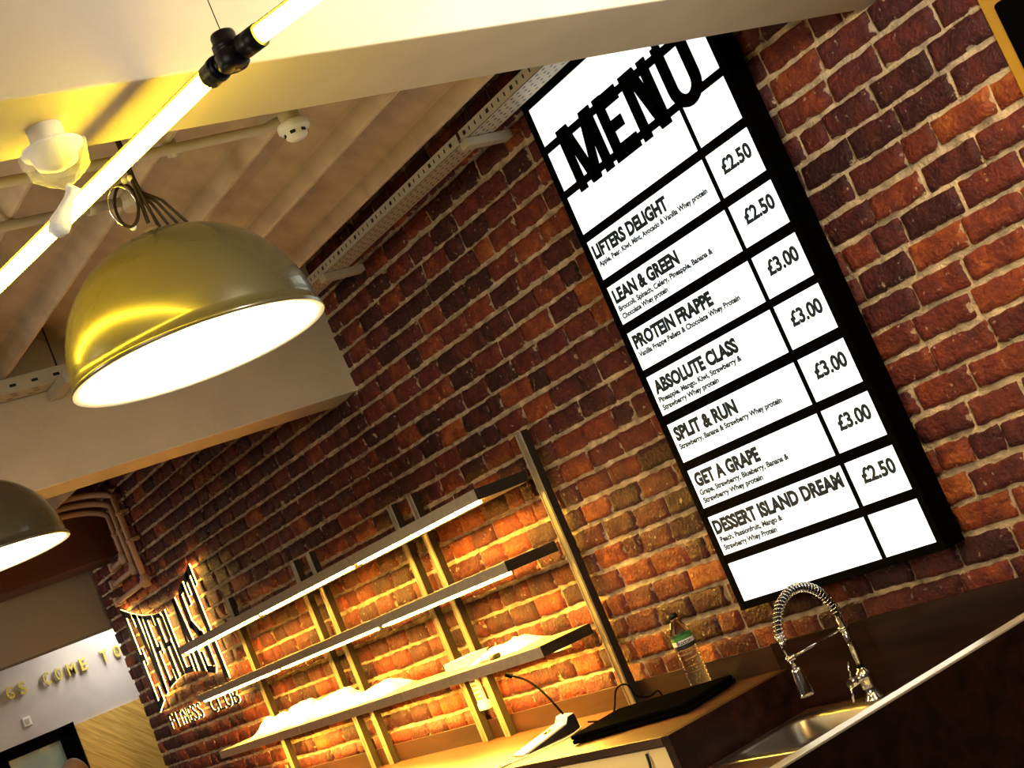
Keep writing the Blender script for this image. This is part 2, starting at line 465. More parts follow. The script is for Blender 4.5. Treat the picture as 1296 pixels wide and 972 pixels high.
items = {7: ('LIFTERS DELIGHT', (-3.148, -2.793), ['Apple, Pear, Kiwi, Mint, Avocado & Vanilla Whey protein'], [-2.640], '£2.50'),
         6: ('LEAN & GREEN', (-3.146, -2.839), ['Broccoli, Spinach, Celery, Pineapple, Banana &', 'Chocolate Whey protein'], [-2.711, -2.926], '£2.50'),
         5: ('PROTEIN FRAPPE', (-3.145, -2.785), ['Vanilla Frappe Pellets & Chocolate Whey Protein'], [-2.690], '£3.00'),
         4: ('ABSOLUTE CLASS', (-3.143, -2.770), ['Pineapple, Mango, Kiwi, Strawberry &', 'Strawberry Whey protein'], [-2.775, -2.888], '£3.00'),
         3: ('SPLIT & RUN', (-3.143, -2.868), ['Strawberry, Banana & Strawberry Whey protein'], [-2.705], '£3.00'),
         2: ('GET A GRAPE', (-3.143, -2.863), ['Grape, Strawberry, Blueberry, Banana &', 'Strawberry Whey protein'], [-2.765, -2.885], '£3.00'),
         1: ('DESSERT ISLAND DREAM', (-3.150, -2.626), ['Peach, Passionfruit, Mango &', 'Strawberry Whey Protein'], [-2.880, -2.918], '£2.50')}
YT = YF + .0035
for i, (a, b) in enumerate(rows):
    pl = MB().box((cl[0], YF + .005, a), (cl[1], YF + .011, b)).build('panel', MT['panel'], menu)
    pr = MB().box((cr_[0], YF + .005, a), (cr_[1], YF + .011, b)).build('price_panel', MT['panel'], menu)
    if i in items:
        t, (ta, tb), subs, sx, price = items[i]
        q = MB(); text_into(q, t, ta, tb, a + .060, .041, on_wall(YT), .058)
        for k, (s_, e) in enumerate(zip(subs, sx)):
            text_into(q, s_, -3.145 + .002 * k, e, a + .036 - .024 * k, .0165, on_wall(YT), .048)
        q.build('drink_lettering', MT['ink'], pl)
        q = MB(); text_into(q, price, -2.562, -2.447, a + .049, .040, on_wall(YT), .042)
        q.build('price_lettering', MT['ink'], pr)
# the raised MENU letters
def L(name, polys):
    q = MB()
    for p in polys: q.prism(p, YF - .003, YF + .001)
    o = q.build(name, MT['blackm'], menu); return o
ZT, ZB = 2.555, 2.366
def stroke(xa, xb, w, zt=ZT, zb=ZB): return [(xb, zb), (xb + w, zb), (xa + w, zt), (xa, zt)]
L('letter', [stroke(-3.084, -3.084, .036), stroke(-3.066, -3.020, .036), stroke(-2.965, -3.014, .036), stroke(-2.952, -2.952, .038)])
L('letter', [stroke(-2.896, -2.896, .038), stroke(-2.896, -2.896, .105, 2.553, 2.512), stroke(-2.896, -2.896, .085, 2.475, 2.443), stroke(-2.896, -2.896, .112, 2.408, 2.366)])
L('letter', [stroke(-2.768, -2.768, .036), stroke(-2.745, -2.690, .042), stroke(-2.683, -2.683, .036)])
ua, ub, uw = -2.618, -2.490, .037
arc = []
for k in range(13):
    t = math.pi * (1 + k / 12.0)
    arc.append(((ua + ub + 0) / 2 + (ub - ua) / 2 * math.cos(t), 2.43 + .064 * math.sin(t)))
inn = []
for k in range(13):
    t = math.pi * (2 - k / 12.0)
    inn.append(((ua + ub) / 2 + ((ub - ua) / 2 - uw) * math.cos(t), 2.43 + .030 * math.sin(t)))
L('letter', [[(ua, ZT)] + arc[:7] + inn[6:][0:] + [(ua + uw, ZT)], [(ub - uw, ZT)] + inn[:7] + arc[6:] + [(ub, ZT)]])

# ------------------------------------------------------------------ SHELVING
SH = [(1.712, 1.750), (1.466, 1.502), (1.180, 1.216)]
def shelf_unit(xa, xb, pa, pb, label):
    u = thing('shelving_unit', ((xa + xb) / 2, 0, .92), label, 'shelves', 'shelving units on the brick wall')
    for px in (pa, pb):
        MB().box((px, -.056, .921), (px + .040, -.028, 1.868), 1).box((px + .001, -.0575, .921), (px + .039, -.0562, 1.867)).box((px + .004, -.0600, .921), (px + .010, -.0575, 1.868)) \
            .box((px + .030, -.0600, .921), (px + .036, -.0575, 1.868)).build('upright', [MT['post'], MT['side_shade']], u, bevel=.0006)  # side faces coloured dark as if in shade
    for (za, zb) in SH:
        b = MB().box((xa + .0015, -.27, za), (xb - .0015, -.061, zb)).build('shelf', MT['concrete'], u, bevel=.001)
        if xb > -4: MB().box((xb - .0014, -.2695, za + .0005), (xb - .0002, -.0615, zb - .0005)).build('dark_end', MT['side_shade'], b)  # thin dark plate paints the shade on the end face
        yl = -.262 if za > 1.3 else -.16
        MB().box((xa + .045, yl, za - .0062), (xb - (.03 if za > 1.3 else .12), yl + .018, za - .0005)).build('led_strip', MT['led'], b)
        MB().box((xa + .044, yl + .0205, za - .0105), (xb - .029, yl + .0225, za - .0003)).build('led_cutoff_lip', MT['post'], b)  # lip added behind the strip to keep its light off the upper bricks
    return u
shelf_unit(-6.93, -5.926, -6.689, -5.863, 'left shelving unit overlapping the glowing logo sign')
shelf_unit(-5.926, -4.922, -5.688, -4.883, 'middle shelving unit between the other two on the brick wall')
shelf_unit(-4.922, -3.93, -4.715, -3.912, 'right shelving unit with shaded ends nearest the menu board')

# ------------------------------------------------------------------ EVERLAST SIGN
GL = {
 'E': [[(0, 0), (.30, 0), (.30, 1), (0, 1)], [(.2, .93), (.95, .93), (.95, 1), (.2, 1)], [(.2, 0), (.95, 0), (.95, .07), (.2, .07)], [(.2, .48), (.72, .48), (.72, .55), (.2, .55)],
       [(.78, .84), (.95, .84), (.95, .95), (.78, .95)], [(.78, .05), (.95, .05), (.95, .17), (.78, .17)], [(.60, .43), (.72, .43), (.72, .60), (.60, .60)]],
 'V': [[(.36, 0), (.62, 0), (.42, 1), (.02, 1)], [(.42, 0), (.62, 0), (.95, 1), (.72, 1)], [(-.02, .95), (.48, .95), (.48, 1), (-.02, 1)], [(.6, .95), (1, .95), (1, 1), (.6, 1)]],
 'R': [[(0, 0), (.30, 0), (.30, 1), (0, 1)], [(.2, .93), (.8, .93), (.8, 1), (.2, 1)], [(.66, .52), (.96, .58), (.96, .93), (.66, 1)], [(.2, .48), (.82, .48), (.86, .56), (.2, .55)], [(.66, 0), (1, 0), (.90, .52), (.58, .52)]],
 'L': [[(0, 0), (.30, 0), (.30, 1), (0, 1)], [(.2, 0), (.95, 0), (.95, .09), (.2, .09)], [(.76, .05), (.95, .05), (.95, .24), (.76, .24)]],
 'A': [[(.02, 0), (.26, 0), (.60, 1), (.38, 1)], [(.58, 0), (.98, 0), (.66, 1), (.36, 1)], [(.22, .26), (.72, .26), (.72, .34), (.22, .34)]],
 'S': [[(0, .55), (.36, .5), (.36, .95), (0, .90)], [(0, .90), (.3, 1), (.9, 1), (.9, .92), (.2, .92)], [(.66, .75), (.9, .75), (.9, 1), (.66, 1)], [(.02, .58), (.36, .62), (.98, .42), (.64, .36)],
       [(.62, .07), (.98, .1), (.98, .46), (.62, .5)], [(.04, 0), (.7, 0), (.98, .1), (.8, .08), (.04, .08)], [(.04, 0), (.26, 0), (.26, .25), (.04, .25)]],
 'T': [[(.34, 0), (.66, 0), (.66, 1), (.34, 1)], [(0, .93), (1, .93), (1, 1), (0, 1)], [(0, .82), (.16, .82), (.16, .95), (0, .95)], [(.84, .82), (1, .82), (1, .95), (.84, .95)]],
}
LX0, LX1 = -8.24, -7.015
def ztop(x):
    t = (x - LX0) / (LX1 - LX0) * 2 - 1; return 1.988 + .135 * abs(t) ** 1.8
def zbot(x):
    t = (x - LX0) / (LX1 - LX0) * 2 - 1; return 1.632 - .135 * abs(t) ** 2.0
sign = thing('illuminated_sign', (-7.63, 0, 1.49), 'bow shaped black letter sign with glowing halo at the left end of the brick wall', 'sign')
cw = (LX1 - LX0) / 8
for i, ch in enumerate('EVERLAST'):
    xa = LX0 + cw * i + .006; wd = cw - .010
    def fn(v, g=0): return v
    q = MB(); h = MB()
    for poly in GL[ch]:
        P = []
        for (u, v) in poly:
            if i == 7: u = u
            x = xa + wd * u; P.append((x, zbot(x) + v * (ztop(x) - zbot(x))))
        q.prism(P, -.034, -.0300); h.prism(P, -.0295, -.0235)
    lo = q.build('letter', MT['signface'], sign)
    h.build('halo_light', MT['halo'], lo)
club = thing('lettering_sign', (-7.6, 0, 1.385), 'row of small black sign letters glowing below the bow shaped sign', 'sign')
for word, xa, xb in (('FITNESS', -8.14, -7.585), ('CLUB', -7.47, -7.03)):
    nn = len(word); cwd = (xb - xa) / nn
    for i, ch in enumerate(word):
        q = MB(); h = MB()
        wf = .36 if ch == 'I' else .82
        text_into(q, ch, xa + cwd * (i + .5 - wf / 2), xa + cwd * (i + .5 + wf / 2), 1.388, .082, on_wall(-.032), 0, depth=.004)
        text_into(h, ch, xa + cwd * (i + .5 - wf / 2), xa + cwd * (i + .5 + wf / 2), 1.388, .082, on_wall(-.0280), 0, depth=.003)
        lo = q.build('letter', MT['signface'], club); h.build('halo_light', MT['halo'], lo)

# gold letters on the lobby wall and a switch plate
gl = thing('wall_lettering', (-9.5, -.1, 1.93), 'spaced gold standoff letters on the pale far wall above the black framed window', 'lettering')
for ch, yc, zc in (('G', -.447, 1.984), ('S', -.365, 1.983), ('C', -.210, 1.979), ('O', -.131, 1.974), ('M', -.046, 1.969), ('E', .036, 1.966), ('T', .177, 1.963), ('O', .264, 1.958)):
    q = MB(); w_ = .044 if ch != 'M' else .052
    text_into(q, ch, yc - w_ / 2, yc + w_ / 2, 1.975 - .039, .078, lambda x, z, d: (-9.478 + d, x, z), .02, depth=.02)
    q.cyl((-9.5, yc, 1.975), (-9.485, yc, 1.975), .004, 8)
    q.build('letter', MT['gold'], gl)
sw = thing('wall_switch', (-9.5, -.405, 1.745), 'small square white switch plate on the pale far wall', 'switch')
MB().box((-9.5, -.43, 1.745), (-9.488, -.38, 1.803)).build('plate', MT['white'], sw, bevel=.003)
MB().box((-9.489, -.417, 1.759), (-9.483, -.393, 1.789)).build('rocker', MT['trayp'], sw, bevel=.002)

# ------------------------------------------------------------------ PENDANT LAMPS
def pendant(loc, label):
    x, y, z = loc; R_ = .239
    u = thing('pendant_lamp', (x, y, z), label, 'lamp', 'dome pendant lamps')
    out, inn = [], []
    for k in range(25):
        t = math.pi / 2 * k / 24
        out.append((R_ * math.cos(t) ** .92 if k < 24 else .012, .012 + .232 * math.sin(t)))
    for k in range(25):
        t = math.pi / 2 * (24 - k) / 24
        inn.append(((R_ - .006) * math.cos(t) ** .92 if k > 0 else .012, .010 + .226 * math.sin(t)))
    MB().lathe([(R_ + .006, 0), (R_ + .008, .004), (R_ + .006, .010)] + out, (x, y, z), 72).build('lamp_shade', MT['domeout'], u)
    sh = u.children[-1] if u.children else None
    MB().lathe(inn + [(R_ - .006, .002), (R_ + .006, 0)], (x, y, z), 72).build('shade_lining', MT['domein'], sh)
    MB().lathe([(.001, .075), (.03, .08), (.05, .10), (.058, .125), (.05, .155), (.028, .19), (.02, .21), (.02, .24)], (x, y, z), 28).build('bulb', MT['bulb'], u)
    MB().lathe([(.001, .262), (.010, .260), (.013, .252), (.018, .246), (.022, .240), (.022, .236)], (x, y, z), 24).build('cap', MT['post'], u)
    c = MB()
    top = Vector((x, y, z + .272))
    c.tube([top, top + Vector((.002, .002, .12)), Vector((x, y, 2.90))], .0042, 8)
    c.tube([top + Vector((.012, .010, -.01)), top + Vector((.006, .004, .09)), top + Vector((.007, .005, .25)), Vector((x + .006, y + .004, 2.90))], .003, 8)
    for k in range(4):
        a = -.35 + .22 * k
        c.tube([top + Vector((.0, .0, .07)), top + Vector((.006 + .006 * k, .008 + .008 * k, .03)), top + Vector((.010 + .010 * k, .016 + .014 * k, -.024 - .003 * k))], .003, 8)
    c.build('cord', MT['cord'], u)
    l = MB(); dr = Vector((-.50, -.72, 0)).normalized()
    def loop(cx, rr, hh, wob):
        return [top + dr * (cx + rr * math.cos(t)) + Vector((wob * math.sin(t), -wob * math.sin(t), .048 + hh * math.sin(t))) for t in [2 * math.pi * k / 30 for k in range(30)]]
    l.tube(loop(.032, .026, .040, .004), .0022, 6, closed=True)
    l.build('cable_loop', MT['chrome'], u)
    l = MB(); l.tube(loop(.026, .022, .046, -.010), .0032, 6, closed=True); l.build('cable_loop', MT['cord'], u)
    for d in (.0, .030, .012):
        MB().ball(top + dr * d + Vector((0, 0, .094 if d < .02 else .004)), .007, 10).build('cable_tie', MT['white'], u)
    MB().cyl((x, y, 2.880), (x, y, 2.899), .04, 24).build('ceiling_rose', MT['conduit'], u)
    d = bpy.data.lights.new('pendant_bulb_light', 'POINT'); d.energy = 6; d.color = (1, .80, .45); d.shadow_soft_size = .05
    lo = bpy.data.objects.new('pendant_bulb_light', d); COL.objects.link(lo); lo.location = (x, y, z + .05)
    return u
pendant((-2.48, -1.63, 2.065), 'large dome pendant lamp in front of the ribbed ceiling, nearest the camera')
pendant((-4.28, -1.66, 2.065), 'farther dome pendant lamp cut off by the left edge, above the far lobby')

# ------------------------------------------------------------------ TUBE LIGHTS
def tube_light(p0, p1, label):
    p0, p1 = Vector(p0), Vector(p1); d = (p1 - p0).normalized()
    u = thing('tube_light', tuple((p0 + p1) / 2), label, 'tube light', 'zigzag tube lights under the beam')
    side = d.cross(Vector((0, 0, 1))).normalized()
    MB().cyl(p0 + d * .03, p1 - d * .03, .0122, 20).build('tube', MT['tube'], u)
    h = MB(); q = []
    for k in range(9):
        t = math.radians(44 + 92 * k / 8); q.append((.0165 * math.cos(t), .0160 * math.sin(t)))
    for k in range(9):
        t = math.radians(136 - 92 * k / 8); q.append((.0145 * math.cos(t), .0140 * math.sin(t)))
    vs = [p + side * a + Vector((0, 0, b)) for p in (p0 + d * .03, p1 - d * .03) for a, b in q]
    n = len(q)
    h.add(vs, [(i, (i + 1) % n, n + (i + 1) % n, n + i) for i in range(n)])
    h.build('housing', MT['tubey'], u, bevel=.0008)
    for p, s_ in ((p0, 1), (p1, -1)):
        MB().cyl(p + d * s_ * .012, p + d * s_ * .045, .017, 18).build('dark_end', MT['black'], u)
    return u
J = Vector((-1.638, -1.816, 2.25)); A_ = Vector((-2.367, -1.972, 2.25)); B_ = Vector((-1.504, -1.756, 2.25))
dA = (A_ - J).normalized(); dB = (B_ - J).normalized()
t1 = tube_light(J + dA * .012, J + dA * 1.23, 'glowing yellow tube light running behind the big dome lamp to the left edge')
t2 = tube_light(J + dB * .012, J + dB * 1.2, 'glowing yellow tube light leaving the top edge beyond the black connector')
k = thing('tube_connector', tuple(J), 'black round connector joining the two glowing tube lights, hung on a thin wire', 'connector')
MB().lathe([(.001, .034), (.016, .034), (.0175, .030), (.0175, .020), (.0205, .018), (.0205, .010), (.018, .008), (.022, .004), (.022, -.014), (.018, -.018), (.001, -.018)], tuple(J), 28).build('hub', MT['black'], k)
MB().cyl(J + dA * .015, J + dA * .048, .013, 18).cyl(J + dA * .03, J + dA * .038, .0185, 18).build('socket', MT['black'], k)
MB().cyl(J + dB * .015, J + dB * .035, .013, 18).build('socket', MT['black'], k)
MB().cyl(J + Vector((0, 0, .03)), (J.x, J.y, 2.90), .0007, 6).build('suspension_wire', MT['blackm'], k)

# ------------------------------------------------------------------ DETECTORS AND CONDUITS
d = thing('smoke_detector', (-1.942, -1.974, 2.325), 'white smoke detector wrapped in a tied plastic bag under the pale beam', 'smoke detector')
c = (-1.942, -1.974, 2.325)
MB().lathe([(.001, 0), (.026, 0), (.026, -.028), (.030, -.030), (.044, -.031), (.046, -.034), (.044, -.038), (.036, -.041), (.030, -.058), (.012, -.066), (.001, -.067)], c, 40).build('body', MT['white'], d)
bag = MB().lathe([(.0465, -.033), (.049, -.038), (.048, -.052), (.042, -.068), (.030, -.081), (.013, -.091), (.006, -.097)], c, 48, jit=.16)
bag.build('bag', MT['bagclear'], d)
b0 = Vector(c) + Vector((0, 0, -.095))
MB().tube([b0, b0 + Vector((.004, .006, -.008)), b0 + Vector((-.003, -.004, -.018)), b0 + Vector((-.010, -.013, -.030)), b0 + Vector((-.017, -.022, -.044)), b0 + Vector((-.021, -.028, -.056)), b0 + Vector((-.022, -.029, -.064))],
          [.006, .011, .007, .010, .016, .015, .005], 16).build('bag_tail', MT['bagm'], d)
dt = thing('smoke_detector', (-2.92, -.985, 2.67), 'small white smoke detector with dark vents on the ribbed ceiling', 'smoke detector')
c2 = (-2.92, -.985, 2.66)
MB().lathe([(.001, .04), (.026, .04), (.026, -.002)], c2, 32).build('back_box', MT['conduit'], dt)
q = MB().lathe([(.001, -.0015), (.038, -.0015), (.040, -.005), (.040, -.017), (.037, -.021), (.030, -.023), (.0275, -.036), (.022, -.042), (.001, -.043)], c2, 40)
q.build('body', MT['white'], dt)
for i in range(6):
    a = math.pi * 2 * i / 6 + .3
    M_ = Matrix.Translation(Vector(c2)) @ Matrix.Rotation(a, 4, 'Z')
    MB().box((.0255, -.007, -.034), (.0300, .007, -.0255), M=M_).build('vent', MT['black'], dt, bevel=.002)
def conduit(pts, r, label, clips, box=None):
    u = thing('conduit_pipe', pts[0], label, 'conduit')
    MB().tube(pts, r, 14).build('pipe', MT['conduit'], u)
    for cp in clips:
        MB().cyl((cp[0], cp[1] - .012, cp[2]), (cp[0], cp[1] + .012, cp[2]), r + .004, 16).box((cp[0] - .012, cp[1] - .010, cp[2]), (cp[0] + .012, cp[1] + .010, cp[2] + .025)).build('clip', MT['conduit'], u)
    if box: MB().cyl((box[0], box[1], 2.70), (box[0], box[1], 2.66), .032, 24).build('junction_box', MT['conduit'], u)
conduit([(-3.03, -3.4, 2.685), (-3.02, -1.4, 2.685), (-2.99, -1.02, 2.685), (-2.955, -.99, 2.685)], .0125, 'upper pale conduit ending at the small smoke detector', [(-3.02, -1.255, 2.685), (-3.02, -2.2, 2.685)])
conduit([(-3.30, -3.4, 2.685), (-3.30, -1.9, 2.685), (-3.29, -1.30, 2.685)], .0125, 'lower pale conduit ending in a round box above the big dome lamp', [(-3.295, -1.38, 2.685), (-3.295, -2.2, 2.685)], (-3.28, -1.275))

# ------------------------------------------------------------------ CABLE TRAYS
def tray(xa, xb, label, brk, rods):
    u = thing('cable_tray', ((xa + xb) / 2, -.2, 2.66), label, 'cable tray', 'perforated trays under the ribbed ceiling')
    m = MB(); y0, y1, z0, z1 = -.252, -.160, 2.655, 2.690
    m.box((xa, y0, z0), (xb, y1, z0 + .0015)); m.box((xa, y0, z0), (xb, y0 + .0015, z1)); m.box((xa, y1 - .0015, z0), (xb, y1, z1))
    x = xa + .02
    j = 0
    while x < xb - .02:
        m.box((x, y0 - .0004, z0 + .014), (x + (.006 if j % 4 else .014), y0 + .0002, z0 + .026), 1)
        for r_ in range(4):
            o = .012 if r_ % 2 else 0
            m.box((x + o, y0 + .012 + r_ * .02, z0 - .0004), (x + o + .012, y0 + .017 + r_ * .02, z0 + .0002), 1)
        x += .034; j += 1
    m.build('channel', [MT['trayp'], MT['black']], u)
    for bx in brk:
        MB().box((bx - .02, -.265, z0 - .026), (bx + .02, -.10, z0 - .001)).build('bracket', MT['trayp'], u, bevel=.002)
    for rx in rods:
        MB().cyl((rx, -.246, z1 - .01), (rx, -.246, 2.899), .0028, 8).build('rod', MT['black'], u)
tray(-3.29, -2.055, 'perforated tray along the wall top beside the menu board', [-3.27], [-3.10, -3.22])
tray(-4.60, -3.305, 'perforated tray along the wall top beside the big dome lamp', [-4.31], [-4.06, -4.25])
u = thing('cable_tray', (-4.70, -1.6, 2.6), 'perforated tray crossing in front of the far beam, left of the big dome lamp', 'cable tray', 'perforated trays under the ribbed ceiling')
m = MB().box((-4.82, -3.2, 2.640), (-4.72, -.95, 2.6415)).box((-4.72, -3.2, 2.640), (-4.7185, -.95, 2.690)).box((-4.82, -3.2, 2.640), (-4.8185, -.95, 2.690))
y = -3.15
while y < -1.0:
    m.box((-4.7186, y, 2.658), (-4.7180, y + .022, 2.668), 1)
    for r_ in range(3): m.box((-4.80 + .028 * r_, y + .012 * (r_ % 2), 2.6396), (-4.792 + .028 * r_, y + .02 + .012 * (r_ % 2), 2.6402), 1)
    y += .075
m.build('channel', [MT['trayp'], MT['black']], u)
MB().box((-4.82, -1.13, 2.600), (-4.62, -1.09, 2.638)).build('bracket', MT['trayp'], u, bevel=.002)
for yy in (-1.10, -1.45): MB().cyl((-4.725, yy, 2.68), (-4.725, yy, 2.899), .003, 8).build('rod', MT['black'], u)

# ------------------------------------------------------------------ HEATING PIPES
for i, (xv, zb_, xe, wd) in enumerate(((-7.805, 2.344, -8.04, 'innermost and shortest'), (-7.715, 2.262, -8.13, 'middle'), (-7.625, 2.168, -8.17, 'outermost and longest'))):
    r = .017; zt = 2.69 + .035 * i; xh = -7.955 + .05 * i
    u = thing('wall_pipe', (xv, -.05, zb_), '%s of the three painted pipes dropping down the brick above the glowing sign' % wd, 'pipe', 'pipes bending down the brick wall')
    pts = [(xh, -3.0, zt), (xh, -.30, zt)]
    for k in range(1, 9):
        t = math.pi / 2 * k / 8
        pts.append((xh + (xv - xh) * (1 - math.cos(t)), -.30 + .25 * math.sin(t), zt - (.10) * (1 - math.cos(t))))
    pts += [(xv, -.05, zt - .2), (xv, -.05, zb_)]
    MB().tube(pts, r, 14).build('riser', MT['pipe'], u)
    MB().tube([(xv, -.05, zb_), (xe, -.05, zb_ - .008)], r * .85, 14).build('branch', MT['pipe'], u)
    MB().cyl((xv, -.05, zb_ - .03), (xv, -.05, zb_ + .035), .024, 16).cyl((xv + .012, -.05, zb_), (xv - .04, -.05, zb_), .024, 16).build('elbow', MT['pipe'], u)
    MB().cyl((xe, -.05, zb_ - .008), (xe + .03, -.05, zb_ - .008), .023, 16).cyl((xe, -.05, zb_ - .008), (xe, -.006, zb_ - .008), .02, 16).cyl((xe, -.05, zb_ - .03), (xe, -.05, zb_ + .022), .021, 16).build('end_fitting', MT['pipe'], u)
    for zc in ((2.56, 2.40) if i == 2 else (2.48,)):
        MB().cyl((xv, -.05, zc - .010), (xv, -.05, zc + .010), r + .005, 16).box((xv - .006, -.05, zc - .008), (xv + .035, -.0062, zc + .008)).build('clip', MT['pipe'], u)

# ------------------------------------------------------------------ COUNTERS
wt = thing('worktop', (-5.4, -.25, .88), 'long brown wooden worktop under the shelving, lit golden', 'worktop')
MB().box((-7.6, -.50, .8965), (-3.196, -.008, .920)).build('top', [MT['walnut_top']], wt, bevel=.0015)
MB().box((-7.6, -.5035, .8970), (-3.196, -.5005, .9195)).build('edging', MT['edge'], wt)
MB().box((-7.6, -.026, .9205), (-3.197, -.0165, .992)).build('upstand', MT['edge'], wt, bevel=.001)
bc = thing('base_cabinet', (-5.4, -.24, 0), 'cream fronted base cabinet below the golden worktop', 'cabinet')
MB().box((-7.6, -.47, .1), (-3.20, -.02, .896)).build('body', MT['cream'], bc, bevel=.002)
MB().box((-7.6, -.43, 0), (-3.25, -.05, .099)).build('plinth', MT['walnut'], bc)
for i in range(6):
    xa = -7.52 + i * .72
    dd = MB().box((xa, -.488, .12), (xa + .71, -.4705, .890)).build('door', MT['cream'], bc, bevel=.002)
    MB().tube([(xa + .65, -.489, .70), (xa + .65, -.505, .70), (xa + .65, -.505, .58), (xa + .65, -.489, .58)], .005, 8).build('handle', MT['steel'], dd)
ep = MB().box((-3.194, -.503, 0), (-3.160, -.036, .921)).build('end_panel', MT['walnut'], bevel=.001)
tag(ep, 'dark wooden end panel closing the golden worktop beside the sink', 'panel')
sc_ = thing('sink_counter', (-2.5, -.25, 0), 'lower dark wooden sink counter below the menu board', 'counter')
SX0, SX1, SY0, SY1 = -3.125, -2.60, -.425, -.095
ct = MB()
ct.box((-3.158, -.50, .765), (SX0, -.021, .800)); ct.box((SX1, -.50, .765), (-1.94, -.021, .800))
ct.box((SX0, -.50, .765), (SX1, SY0, .800)); ct.box((SX0, SY1, .765), (SX1, -.021, .800))
ct.build('top', MT['walnut_top'], sc_)
MB().box((-3.158, -.47, 0), (-1.94, -.455, .764)).box((-1.955, -.455, 0), (-1.94, -.02, .764)).build('carcass', MT['walnut'], sc_)
MB().box((-3.194, -.034, .8005), (-1.40, -.0205, .998)).build('splashback', MT['walnut'], sc_, bevel=.001)
sk = thing('sink', (-2.86, -.26, .80), 'stainless steel sink set in the dark counter under the tap', 'sink')
m = MB()
def ring(x0, x1, y0, y1, r, z, seg=6):
    P = []
    for (cx, cy, a0) in ((x1 - r, y1 - r, 0), (x0 + r, y1 - r, 90), (x0 + r, y0 + r, 180), (x1 - r, y0 + r, 270)):
        for k in range(seg + 1):
            t = math.radians(a0 + 90 * k / seg); P.append((cx + r * math.cos(t), cy + r * math.sin(t), z))
    return P
rings = [ring(SX0 - .012, SX1 + .012, SY0 - .012, SY1 + .012, .03, .8005), ring(SX0 - .012, SX1 + .012, SY0 - .012, SY1 + .012, .03, .8035), ring(SX0, SX1, SY0, SY1, .028, .8045),
         ring(SX0 + .028, SX1 - .028, SY0 + .028, SY1 - .028, .05, .803), ring(SX0 + .034, SX1 - .034, SY0 + .034, SY1 - .034, .05, .796),
         ring(SX0 + .045, SX1 - .045, SY0 + .045, SY1 - .045, .05, .755), ring(SX0 + .075, SX1 - .075, SY0 + .075, SY1 - .075, .05, .742)]
nr = len(rings[0]); vs = [v for r_ in rings for v in r_]
m.add(vs, [(i * nr + k, i * nr + (k + 1) % nr, (i + 1) * nr + (k + 1) % nr, (i + 1) * nr + k) for i in range(len(rings) - 1) for k in range(nr)], 0, True)
m.add(rings[-1], [list(range(nr))])
m.build('basin', MT['steel'], sk)
MB().lathe([(.001, .745), (.03, .745), (.034, .743), (.036, .7425)], (-2.86, -.26, 0), 24).build('drain', MT['chrome'], sk)
# bar end panel nearest the camera
be = thing('bar_end_panel', (-1.9, -.9, 0), 'near black bar panel with a bright metal top edge in the lower right corner', 'counter')
MB().box((-1.93, -2.1, 0), (-1.895, -.038, 1.009)).build('board', MT['walnut'], be)
MB().box((-1.931, -2.1, 1.0095), (-1.894, -.038, 1.0140)).build('top_edging', MT['silver'], be, bevel=.001)
MB().box((-1.8945, -2.1, .786), (-1.8925, -.038, .789)).build('seam_strip', MT['edge'], be)

# ------------------------------------------------------------------ TAP
TX, TY = -2.85, -.076
tp = thing('kitchen_tap', (TX, TY, .80), 'chrome spring neck kitchen tap standing behind the steel sink', 'tap')
MB().lathe([(.001, .800), (.030, .800), (.030, .806), (.022, .812), (.019, .85), (.021, .853), (.021, .876), (.013, .884), (.011, .888)], (TX, TY, 0), 28).build('base', MT['chrome'], tp)
MB().cyl((TX, TY, .885), (TX, TY, 1.035), .0095, 20).cyl((TX, TY, .99), (TX, TY, 1.004), .014, 20).build('column', MT['chrome'], tp)
arc = []
cy, rr = TY - .106, .106
for k in range(31):
    t = math.pi * k / 30
    arc.append(Vector((TX, cy + rr * math.cos(t), 1.035 + .108 * math.sin(t))))
arc.append(Vector((TX, cy - rr - .002, 1.02)))
MB().tube(arc, .0068, 12).build('hose', MT['black'], tp)
coil = []; dense = []
L_ = [0]
for a, b in zip(arc, arc[1:]): L_.append(L_[-1] + (b - a).length)
turns = 32; N_ = turns * 12
for k in range(N_ + 1):
    s_ = L_[-1] * .94 * k / N_
    i = max(j for j in range(len(L_)) if L_[j] <= s_ + 1e-9); i = min(i, len(arc) - 2)
    f_ = (s_ - L_[i]) / (L_[i + 1] - L_[i]); p = arc[i].lerp(arc[i + 1], f_); dd = (arc[i + 1] - arc[i]).normalized()
    n1 = Vector((1, 0, 0)); n2 = dd.cross(n1)
    t = 2 * math.pi * turns * k / N_
    coil.append(p + n1 * (.0125 * math.cos(t)) + n2 * (.0125 * math.sin(t)))
MB().tube(coil, .0016, 6).build('spring', MT['chrome'], tp)
ys = cy - rr - .002
MB().cyl((TX, ys, 1.045), (TX, ys, 1.06), .011, 18).tube([(TX, ys, 1.05), (TX, ys + .001, 1.03), (TX, ys + .006, .99), (TX, ys + .008, .962)], .0072, 12).build('spray_hose', MT['chrome'], tp)
yq = ys + .008
MB().lathe([(.001, .968), (.010, .968), (.013, .960), (.013, .955), (.0145, .948), (.0185, .905), (.019, .896), (.016, .893), (.001, .893)], (TX, yq, 0), 24).build('spray_head', MT['chrome'], tp)
MB().tube([(TX, TY - .01, .997), (TX, yq + .014, .995)], .0032, 10).cyl((TX, yq, .989), (TX, yq, 1.001), .0135, 20).build('holder_arm', MT['chrome'], tp)
